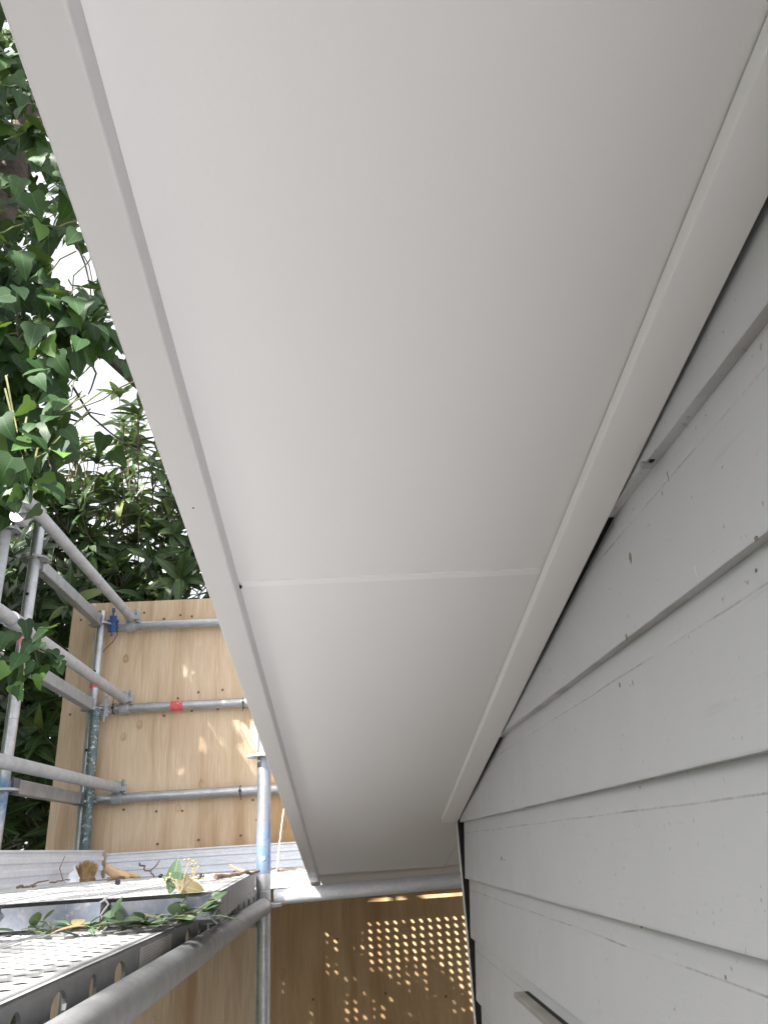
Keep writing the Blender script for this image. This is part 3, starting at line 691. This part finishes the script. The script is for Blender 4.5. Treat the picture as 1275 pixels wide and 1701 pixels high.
# ------------------------------------------------------------------ leaves
def blade(n, length, width, prof, fold, droop, serr=0):
    """leaf along +y, up +z; returns verts, faces (tip at y=length)"""
    V = []; F = []
    for i in range(n+1):
        t = i/n; w = width*prof(t); y = length*t; z = -droop*t*t*length
        V += [(-w, y, z+fold*w), (0, y, z), (w, y, z+fold*w)]
    for i in range(n):
        a = 3*i; F += [(a, a+1, a+4, a+3), (a+1, a+2, a+5, a+4)]
    return V, F
lau = lambda t: math.sin(math.pi*min(1, t*.97+.02)**.85)**.8 if 0 < t < 1 else .02
LAUREL = [blade(6, 1, .165, lau, .35, d) for d in (.12, .3, .5)]
GUM = [blade(7, 1, w, lambda t: max(.02, math.sin(math.pi*t)**.75), .12, d) for w, d in ((.22, .1), (.13, .35), (.3, .2))]
def ivy(lobed, droop):
    out = [(0, 0), (.22, -.10), (.42, -.02), (.50, .14), (.40, .30)] if lobed else [(0, 0), (.24, -.10), (.42, .0), (.44, .2), (.36, .42)]
    out += [(.30, .42), (.30, .56), (.17, .80), (0, 1.02)] if lobed else [(.30, .5), (.22, .68), (.11, .86), (0, 1.02)]
    mid = [(0, -.02+.0*i) for i in range(1)]
    V = []; F = []
    ys = [0, .03, .08, .16, .30, .44, .58, .80, 1.02]
    zf = lambda x, y: .22*abs(x)-droop*y*y-.35*x*x
    n = len(out)
    for i in range(n): V.append((0, ys[i], zf(0, ys[i])))
    for sg in (1, -1):
        for (x, y) in out: V.append((sg*x, y, zf(x, y)))
    for i in range(n-1):
        F.append((i, n+i, n+i+1, i+1)); F.append((i+1, 2*n+i+1, 2*n+i, i))
    F = [tuple(f) for f in F]
    return V, F
IVY = [ivy(True, .15), ivy(False, .3), ivy(True, .45), ivy(False, .1)]
def leaf_uv(me, base):
    ul = me.uv_layers.new(name='leaf'); idx = np.empty(len(me.loops), dtype=np.int32); me.loops.foreach_get('vertex_index', idx)
    ul.data.foreach_set('uv', np.ascontiguousarray(np.asarray(base, dtype=np.float32)[idx][:, :2]).ravel())
def leaf_meshes(shapes, mat, nm):
    out = []
    for V, F in shapes:
        me = bpy.data.meshes.new(nm); me.from_pydata(V, [], F); me.update(); leaf_uv(me, V); me.shade_smooth(); me.materials.append(MATS[mat]); out.append(me)
    return out
def orient(P, d, up, s):
    d = d.normalized(); x = d.cross(up)
    if x.length < 1e-3: x = d.orthogonal()
    x.normalize(); z = x.cross(d)
    return Matrix.Translation(P) @ Matrix((x, d, z)).transposed().to_4x4() @ Matrix.Scale(s, 4)
GAPS = [(115, 447, 40, 40, 1.0), (168, 655, 62, 52, .9)]
def in_gap(P, q):
    x, y, c = px(P)
    return any(((x-a)/rx)**2+((y-b)/ry)**2 < 1 and q.random() < pr for a, b, rx, ry, pr in GAPS)
def foliage(parent, items, shapes, mat, nind=300, name='leaf', mass='foliage'):
    """items: (matrix, shape index); the ones showing largest become leaves of their own"""
    meshes = leaf_meshes(shapes, mat, name)
    sc_ = []
    for k, (M, si) in enumerate(items):
        x, y, c = px(M.translation); s = M.to_scale()[0]
        vis = -30 < x < 360 and 30 < y < 1500 and c > .3
        vis = vis and (x < (y-48)/2.738+25)
        sc_.append((s/c if vis else -1, k))
    sc_.sort(reverse=True)
    own = [k for v, k in sc_[:nind] if v > 0]; oset = set(own)
    pinv = world_of(parent).inverted()
    for k in own:
        M, si = items[k]; o = bpy.data.objects.new(name, meshes[si]); COL.objects.link(o); o.parent = parent; o.matrix_local = pinv @ M
    V, F, off, U = [], [], 0, []
    arr = [(np.array(v), f) for v, f in shapes]
    for k, (M, si) in enumerate(items):
        if k in oset: continue
        v, f = arr[si]; m_ = np.array(M); vv = v @ m_[:3, :3].T+m_[:3, 3]
        V.append(vv); U.append(v); F += [tuple(i+off for i in q) for q in f]; off += len(v)
    if V:
        me = bpy.data.meshes.new(mass); me.from_pydata(np.concatenate(V).tolist(), [], F); me.update(); leaf_uv(me, np.concatenate(U)); me.shade_smooth()
        o = link(mass, me, mat, parent); o['kind'] = 'stuff'
def rdir(q, zb=0):
    while True:
        v = Vector((q.uniform(-1, 1), q.uniform(-1, 1), q.uniform(-1, 1)))
        if .05 < v.length < 1: v.normalize(); v.z += zb; return v.normalized()
# --- leafy litter in front of the raised planks
LIT = leaf_meshes(GUM, 'gum_leaf', 'leaf')
def litter_leaf(P, ang, s, tilt, si, mat, label, name='fallen_leaf'):
    me = LIT[si] if mat == 'gum_leaf' else leaf_meshes([GUM[si]], mat, 'leaf')[0]
    o = bpy.data.objects.new(name, me); COL.objects.link(o)
    d = Vector((math.cos(ang), math.sin(ang), tilt)); o.matrix_world = orient(P, d, Vector((0, 0, 1)), s)
    tag(o, label, 'leaf', 'fallen leaves on the deck')
qq = random.Random(21)
def sprig(label, root, n, spread, seed, stems=3, hgt=.05):
    q = random.Random(seed); root = Vector(root)
    o = empty('leafy_sprig', root, label, 'sprig', 'broken leafy sprigs on the deck')
    for s_ in range(stems):
        a = q.uniform(-.6, 3.6); L = q.uniform(.6, 1)*spread
        tip = root+Vector((math.cos(a)*L, abs(math.sin(a))*L*.5, q.uniform(.3, 1)*hgt)); b = B()
        P = wiggly(root+Vector((0, 0, .003)), tip, 6, .006, seed*7+s_); b.path(P, [.0013-.0001*i for i in range(7)], 6); b.ob('stem', 'ivy_stem', o)
        for k in range(n+1):
            i = q.randrange(1, 7); d = rdir(q, .0); d.z = abs(d.z)*.5
            me = LIT[q.randrange(3)]; lf = bpy.data.objects.new('leaf', me); COL.objects.link(lf); lf.parent = o
            M = orient(P[i], d, Vector((q.uniform(-.4, .4), q.uniform(-.4, .4), 1)), q.uniform(.02, .042))
            lf.matrix_local = Matrix.Translation(-root) @ M
    return o
def seed_head(o, root, n, seed):
    q = random.Random(seed); b = B(); c = B()
    for i in range(n):
        a = q.uniform(.2, 2.9); L = q.uniform(.02, .05); t = root+Vector((math.cos(a)*L, q.uniform(-.02, .03), math.sin(a)*L*.9+.01))
        b.path([root, root.lerp(t, .6)+Vector((0, 0, .01)), t], [.0012, .001, .0008], 5)
        for k in range(3):
            e = t+Vector((q.uniform(-.012, .012), q.uniform(-.01, .01), q.uniform(-.006, .012)))
            b.path([t, e], [.0008, .0007], 4); bmesh.ops.create_icosphere(c.b, subdivisions=1, radius=.0022, matrix=Matrix.Translation(e))
    b.ob('flower_stalk', 'twig_pale', o); c.ob('bud', 'gum_bud', o)
mk_simple('gum_bud', (.45, .42, .16), .6, 0, .3, 100)
r1 = Vector((-.40, 1.435, ZU+.004)); r1 = onY(300, 1492, 1.46)
s1 = sprig('largest leafy sprig with budding stalks on the raised plank ends', (r1.x, 1.455, ZD+.006), 5, .075, 3, 4, .045)
seed_head(s1, onY(300, 1484, 1.47), 8, 4)
for (x, y, mtop) in ((289, 1455, .055), (314, 1474, .05), (297, 1462, .045)):
    P = onY(x, y, 1.5); me = LIT[0]; lf = bpy.data.objects.new('leaf', me); COL.objects.link(lf); lf.parent = s1
    d = Vector((.15, .1, .8)) if x == 289 else Vector((.9, .1, -.25)); lf.matrix_local = Matrix.Translation(-s1.location) @ orient(P-d.normalized()*.03, d, Vector((.3, -1, .3)), .06)
for (x, lab, sd, n) in ((95, 'low leafy sprig at the left edge under the blue plank end', 5, 4), (165, 'leafy sprig in the middle before the raised plank ends', 6, 5), (215, 'leafy sprig between the plank joint and the budding sprig', 7, 4), (345, 'leafy sprig at the right end by the rolled plank lip', 8, 4)):
    P = onZ(x, 1510, ZD+.006); P = onY(x, 1510, 1.44); sprig(lab, (min(P.x, -.36), 1.43, ZD+.006), n, .07, sd, 3, .025)
labs = ['brown curled leaf before the raised planks', 'pale green leaf at the far left of the litter', 'long grey-green leaf lying left of the brown leaf', 'grey-green leaf right of the brown leaf', 'green leaf under the budding sprig', 'narrow leaf under the right plank end', 'broad leaf nearest the plank side', 'narrow leaf lying in the middle of the litter', 'small leaf before the blue plank end', 'leaf lying at the foot of the right sprig']
for i, (x, y, ang, s, si, mat) in enumerate(((88, 1513, .4, .06, 2, 'brown_leaf'), (28, 1520, 2.9, .085, 0, 'gum_leaf'), (62, 1518, .1, .09, 1, 'gum_leaf'), (150, 1511, .2, .095, 0, 'gum_leaf'), (285, 1499, 3.0, .08, 0, 'gum_leaf'), (330, 1496, .2, .09, 1, 'gum_leaf'), (265, 1503, 2.6, .08, 2, 'gum_leaf'), (205, 1508, .5, .07, 1, 'gum_leaf'), (235, 1503, 1.0, .06, 0, 'gum_leaf'), (318, 1500, 2.2, .07, 2, 'gum_leaf'))):
    P = onY(x, y, 1.40+.02*(i % 3)); P.z = ZD+.010+.006*(i % 2); litter_leaf(P, ang, s, .12 if mat == 'gum_leaf' else .3, si, mat, labs[i])
# --- laurel-like trees beyond the plywood
def laurel(label, base, shoots, seed, leaf=(.15, .24), nind=300, trunk_r=.06, name='laurel_tree'):
    q = random.Random(seed); base = Vector(base)
    o = empty(name, base, label, 'tree', 'broad-leaved trees beyond the plywood')
    hub = base+Vector((0, 0, 2.4)); b = B()
    b.path([base, base+Vector((.05, .02, 1.2)), hub], [trunk_r, trunk_r*.8, trunk_r*.6], 10); b.ob('trunk', 'bark', o, smooth=True)
    limbs = []
    for i in range(16):
        a = 2*math.pi*i/16+q.uniform(-.3, .3); e = hub+Vector((math.cos(a)*q.uniform(.5, 1.5), math.sin(a)*q.uniform(.3, .9), q.uniform(-.6, 2.2)))
        P = wiggly(hub-Vector((0, 0, q.uniform(0, 1.4))), e, 6, .07, seed+i); limbs += P[2:]
        b = B(); b.path(P, [trunk_r*.45-.0035*k for k in range(7)], 7); b.ob('limb', 'bark', o, smooth=True)
    items = []; tw = B()
    for P in shoots:
        near = min(limbs, key=lambda l: (l-P).length)
        d = ((P-near)*.6+Vector((q.uniform(-.5, .5), q.uniform(-.9, .1), q.uniform(-.1, .9)))).normalized()
        m_ = near.lerp(P, .55)+Vector((q.uniform(-.08, .08), q.uniform(-.08, .08), q.uniform(-.08, .04)))
        st_ = P+(near-P).normalized()*min(.3, (near-P).length); st_.z -= .08
        tw.path([st_, st_.lerp(P, .5)+Vector((q.uniform(-.03, .03), q.uniform(-.03, .03), -.03)), P], [.006, .0045, .0035], 5)
        u = d.orthogonal().normalized(); w_ = d.cross(u); n = q.randrange(6, 10); ph = q.uniform(0, 6)
        for k in range(n):
            a = ph+k*2.4; tilt = q.uniform(.15, 1.0) if k > 1 else q.uniform(1.2, 2.2)
            ld = ((u*math.cos(a)+w_*math.sin(a))+d*tilt).normalized(); ld.z -= .15
            items.append((orient(P-d*q.uniform(0, .07), ld, d, q.uniform(*leaf)*(1 if k > 1 else .7)), q.randrange(3)))
    tb_ = tw.ob('twigs', 'twig_brown', o); tb_['kind'] = 'stuff'
    foliage(o, items, LAUREL, 'laurel_leaf', nind)
q = random.Random(77)
sh = []
while len(sh) < 400:       # crown over the top of the plywood
    x, y = q.uniform(20, 380), q.uniform(640, 1060); Y = q.uniform(4.7, 6.6)
    dens = 1.0 if y > 800 else (.75 if y > 720 else .28 if x > 140 else .12)
    if in_gap(onY(x, y+15, Y), q): continue
    if q.random() < dens: sh.append(onY(x, y, Y))
for i in range(110):       # the same crown going on behind the barge board
    sh.append(onY(q.uniform(360, 900), q.uniform(700, 1100), q.uniform(5.0, 6.8)))
laurel('broad-leaved evergreen tree rising above the top edge of the plywood', (-1.0, 5.6, GZ), sh, 5)
sh = []
while len(sh) < 230:
    x, y = q.uniform(-130, 140), q.uniform(880, 1440); sh.append(onY(x, y, q.uniform(4.25, 5.8)))
sh = [P for P in sh if not (P.y < 4.4 and P.x > -1.62)]
for i in range(160): sh.append(Vector((q.uniform(-4.2, -1.75), q.uniform(4.2, 6.5), q.uniform(-2.2, 1.2))))
laurel('dark leafy tree left of the plywood, seen between the box transoms', (-2.3, 5.2, GZ), sh, 6, leaf=(.16, .26))
def sun_patch(P, mg=0):
    if P.y > 4.0: return False
    x, y, c = px(P+SUN*((4.1-P.y)/SUN.y))
    return 358-mg < x < 470+mg and 1192-mg < y < 1270+mg and y < 1206+(x-363)*.85+1.5*mg
def sun_gap(c, q):          # the crowns are open where the sun comes through to the far deck
    hit = c+SUN*((4.1-c.y)/SUN.y)
    a = -.7 < hit.x < 1.1 and -1.25 < hit.z < .0 and q.random() < .97
    return a or sun_patch(c, 45)
def leaf_gap(P, q):
    hit = P+SUN*((4.1-P.y)/SUN.y)
    return -.4 < hit.x < .7 and -.9 < hit.z < -.15 and q.random() < .5
# --- ivy-clad tree leaning over the scaffold at the left
ivt = empty('ivy_covered_tree', (-2.3, 2.7, GZ), 'ivy clad tree hanging over the scaffold at the top left', 'tree')
b = B(); trunk = [(-2.3, 2.7, GZ), (-2.28, 2.72, -1), (-2.2, 2.8, .8), (-2.05, 2.9, 2.2), (-1.8, 3.1, 3.3), (-1.7, 3.2, 4.6)]
b.path(trunk, [.17, .15, .135, .12, .10, .07], 14); b.ob('trunk', 'bark', ivt, smooth=True)
b = B(); b.path([(-2.05, 2.9, 2.2), onY(60, 560, 3.3), onY(140, 575, 3.4), onY(178, 590, 3.5), onY(230, 640, 3.6), onY(330, 690, 3.9)], [.07, .05, .036, .032, .026, .015], 10); b.ob('limb', 'bark', ivt, smooth=True)
for pts in ([(128, 405), (142, 440), (150, 475), (154, 520)], [(120, 640), (150, 690), (185, 720), (230, 750)], [(95, 690), (130, 700), (150, 685), (175, 690)], [(160, 590), (185, 594), (205, 598)], [(150, 600), (160, 620), (152, 645), (147, 655)]):
    b = B(); b.path([onY(x, y, 3.0) for x, y in pts], [.006-.001*i for i in range(len(pts))], 6); b.ob('twig', 'bark', ivt, smooth=True)
q = random.Random(31); items = []; stems = []
def ivy_cluster(x, y, Y, rad, n, s=(.075, .12), force=False):
    c = onY(x, y, Y)
    for i in range(n):
        P = c+Vector((q.gauss(0, rad), q.gauss(0, rad), q.gauss(0, rad*1.15)))
        if not force and (in_gap(P+Vector((0, 0, -.04)), q) or sun_patch(P, 14) or leaf_gap(P, q)): continue
        nrm = Vector((q.gauss(0.2, .5), q.gauss(-.8, .45), q.gauss(.35, .45))).normalized()   # faces out to the light
        hang = Vector((q.gauss(0, .55), q.gauss(0, .3), -1)); d = (hang-nrm*hang.dot(nrm)).normalized()
        items.append((orient(P, d, nrm, q.uniform(*s)), q.randrange(4)))
    if s[0] > .05: stems.append(c)
spots = []
for i in range(70):
    y = q.uniform(-120, 420); x = q.uniform(-170, max(-60, (y-48)/2.738+40)); spots.append((x, y))
for i in range(52):
    y = q.uniform(420, 620); lim = 185 if y > 480 and y < 590 else 95; x = q.uniform(-170, lim); spots.append((x, y))
for i in range(46):
    y = q.uniform(600, 820); lim = 120 if y < 700 else 85; spots.append((q.uniform(-170, lim), y))
for x, y in spots:
    if 75 < x < 150 and 395 < y < 490: continue
    ivy_cluster(x, y, q.uniform(2.35, 3.3), q.uniform(.05, .11), q.randrange(9, 16))
for x, y in ((150, 545), (165, 500), (172, 560), (120, 530), (100, 610), (60, 800), (40, 790)): ivy_cluster(x, y, 2.7, .045, 9)
for x, y in ((40, 775), (22, 800), (50, 815)): ivy_cluster(x, y, 2.40, .03, 5, (.06, .09), True)
for x, y in ((60, 1062), (84, 1068), (52, 1090), (72, 1105), (40, 1120), (10, 1070), (20, 1110)): ivy_cluster(x, y, 2.45, .028, 4, (.045, .075), True)
for i in range(90): y = q.uniform(-150, 400); ivy_cluster(q.uniform(-150, (y-48)/2.738+60), y, q.uniform(3.3, 3.9), .12, 11)
for i in range(45): ivy_cluster(q.uniform(-150, 70), q.uniform(400, 800), q.uniform(3.3, 3.9), .12, 11)
for i in range(60): ivy_cluster(q.uniform(-700, -150), q.uniform(0, 900), q.uniform(2.3, 3.4), .13, 14)
for i in range(120):       # the crown above, which keeps the hanging growth in shade
    c = Vector((q.gauss(-3.0, .55), q.gauss(.9, .6), q.gauss(5.0, .5)))
    if sun_gap(c, q): continue
    for k in range(10): items.append((orient(c+Vector((q.gauss(0, .15), q.gauss(0, .15), q.gauss(0, .1))), rdir(q), rdir(q, .6), q.uniform(.1, .15)), q.randrange(4)))
foliage(ivt, items, IVY, 'ivy_leaf', 300)
b = B(); b.path([(-2.05, 2.9, 2.6), (-2.5, 1.9, 3.9), (-3.0, 1.0, 4.9)], [.09, .07, .04], 10); b.ob('limb', 'bark', ivt, smooth=True)
tw = B()
for c in stems:
    e = c+Vector((q.uniform(-.2, .2), q.uniform(.05, .3), q.uniform(.15, .45))); tw.path(wiggly(c-Vector((0, 0, .05)), e, 4, .02, q.randrange(9999)), [.002, .0025, .003, .0035, .004], 5)
tw.path([onY(75, 1085, 2.45), onY(55, 1075, 2.45), onY(20, 1100, 2.5), onY(-40, 1080, 2.6), onY(-120, 900, 2.8)], [.002, .0025, .003, .004, .005], 6)
o = tw.ob('ivy_stems', 'ivy_stem', ivt); o['kind'] = 'stuff'
# --- tall tree outside the frame whose crown filters the sun
can = empty('tall_tree', (-5.2, -1.6, GZ), 'tall tree left of the house, outside the picture, that dapples the sun', 'tree')
b = B(); b.path([(-5.2, -1.6, GZ), (-5.1, -1.5, 1), (-5.0, -1.2, 4.2), (-4.8, -1, 6)], [.2, .17, .12, .06], 12); b.ob('trunk', 'bark', can, smooth=True)
items = []
for i in range(520):
    c = Vector((q.gauss(-5.0, .9), q.gauss(-.1, .95), q.gauss(5.9, .8)))
    if sun_gap(c, q): continue
    for k in range(9):
        P = c+Vector((q.gauss(0, .14), q.gauss(0, .14), q.gauss(0, .12)))
        if leaf_gap(P, q): continue
        items.append((orient(P, rdir(q), rdir(q, .6), q.uniform(.1, .17)), q.randrange(3)))
b = B(); b.path([(-5.0, -1.2, 3.6), (-4.7, -2.3, 4.7), (-4.2, -3.3, 5.4)], [.11, .08, .04], 10); b.ob('limb', 'bark', can, smooth=True)
for i in range(150):
    c = Vector((q.gauss(-4.15, .5), q.gauss(-3.1, .75), q.gauss(5.5, .4)))
    if sun_gap(c, q): continue
    for k in range(9):
        P = c+Vector((q.gauss(0, .14), q.gauss(0, .14), q.gauss(0, .12)))
        if leaf_gap(P, q): continue
        items.append((orient(P, rdir(q), rdir(q, .6), q.uniform(.1, .17)), q.randrange(3)))
foliage(can, items, LAUREL, 'laurel_leaf', 0)

# --- unseen hedges added round the yard to cut low sky light
def hedge(label, x0, x1, y0, y1, ztop, seed):
    q = random.Random(seed); o = empty('hedge', ((x0+x1)/2, (y0+y1)/2, GZ), label, 'hedge', 'unseen hedges added to cut low light')
    b = bmesh.new(); bmesh.ops.create_cube(b, size=1); bmesh.ops.subdivide_edges(b, edges=b.edges[:], cuts=14, use_grid_fill=True)
    for v in b.verts:
        j = Vector((q.uniform(-.06, .06), q.uniform(-.06, .06), q.uniform(-.12, .06)))
        v.co = Vector((x0+.12+(v.co.x+.5)*(x1-x0-.24), y0+.12+(v.co.y+.5)*(y1-y0-.24), GZ+(v.co.z+.5)*(ztop-GZ-.1)))+j
    me = bpy.data.meshes.new('blocking_core'); b.to_mesh(me); b.free(); link('blocking_core', me, 'laurel_leaf', o)
    items = []
    for i in range(2600):
        P = Vector((q.uniform(x0, x1), q.uniform(y0, y1), q.uniform(GZ, ztop)))
        k = q.randrange(3)
        if k == 0: P.x = q.choice((x0, x1))+q.uniform(-.1, .1)
        elif k == 1: P.y = q.choice((y0, y1))+q.uniform(-.1, .1)
        else: P.z = ztop+q.uniform(-.15, .1)
        items.append((orient(P, rdir(q), rdir(q, .5), q.uniform(.13, .22)), q.randrange(3)))
    foliage(o, items, LAUREL, 'laurel_leaf', 0)
hedge('unseen tall hedge added left of the scaffold to block sky light', -3.7, -2.7, -.2, 4.0, 3.2, 3)
hedge('unseen hedge added at the left behind the viewer to block sky light', -3.6, -2.7, -5.0, -.3, -.3, 6)
hedge('unseen hedge added across the yard behind the viewer to block sky light', -3.4, 3.0, -6.2, -5.2, .6, 4)
hedge('unseen low hedge beyond the plywood', -2.4, 3.5, 7.2, 8.2, .6, 5)
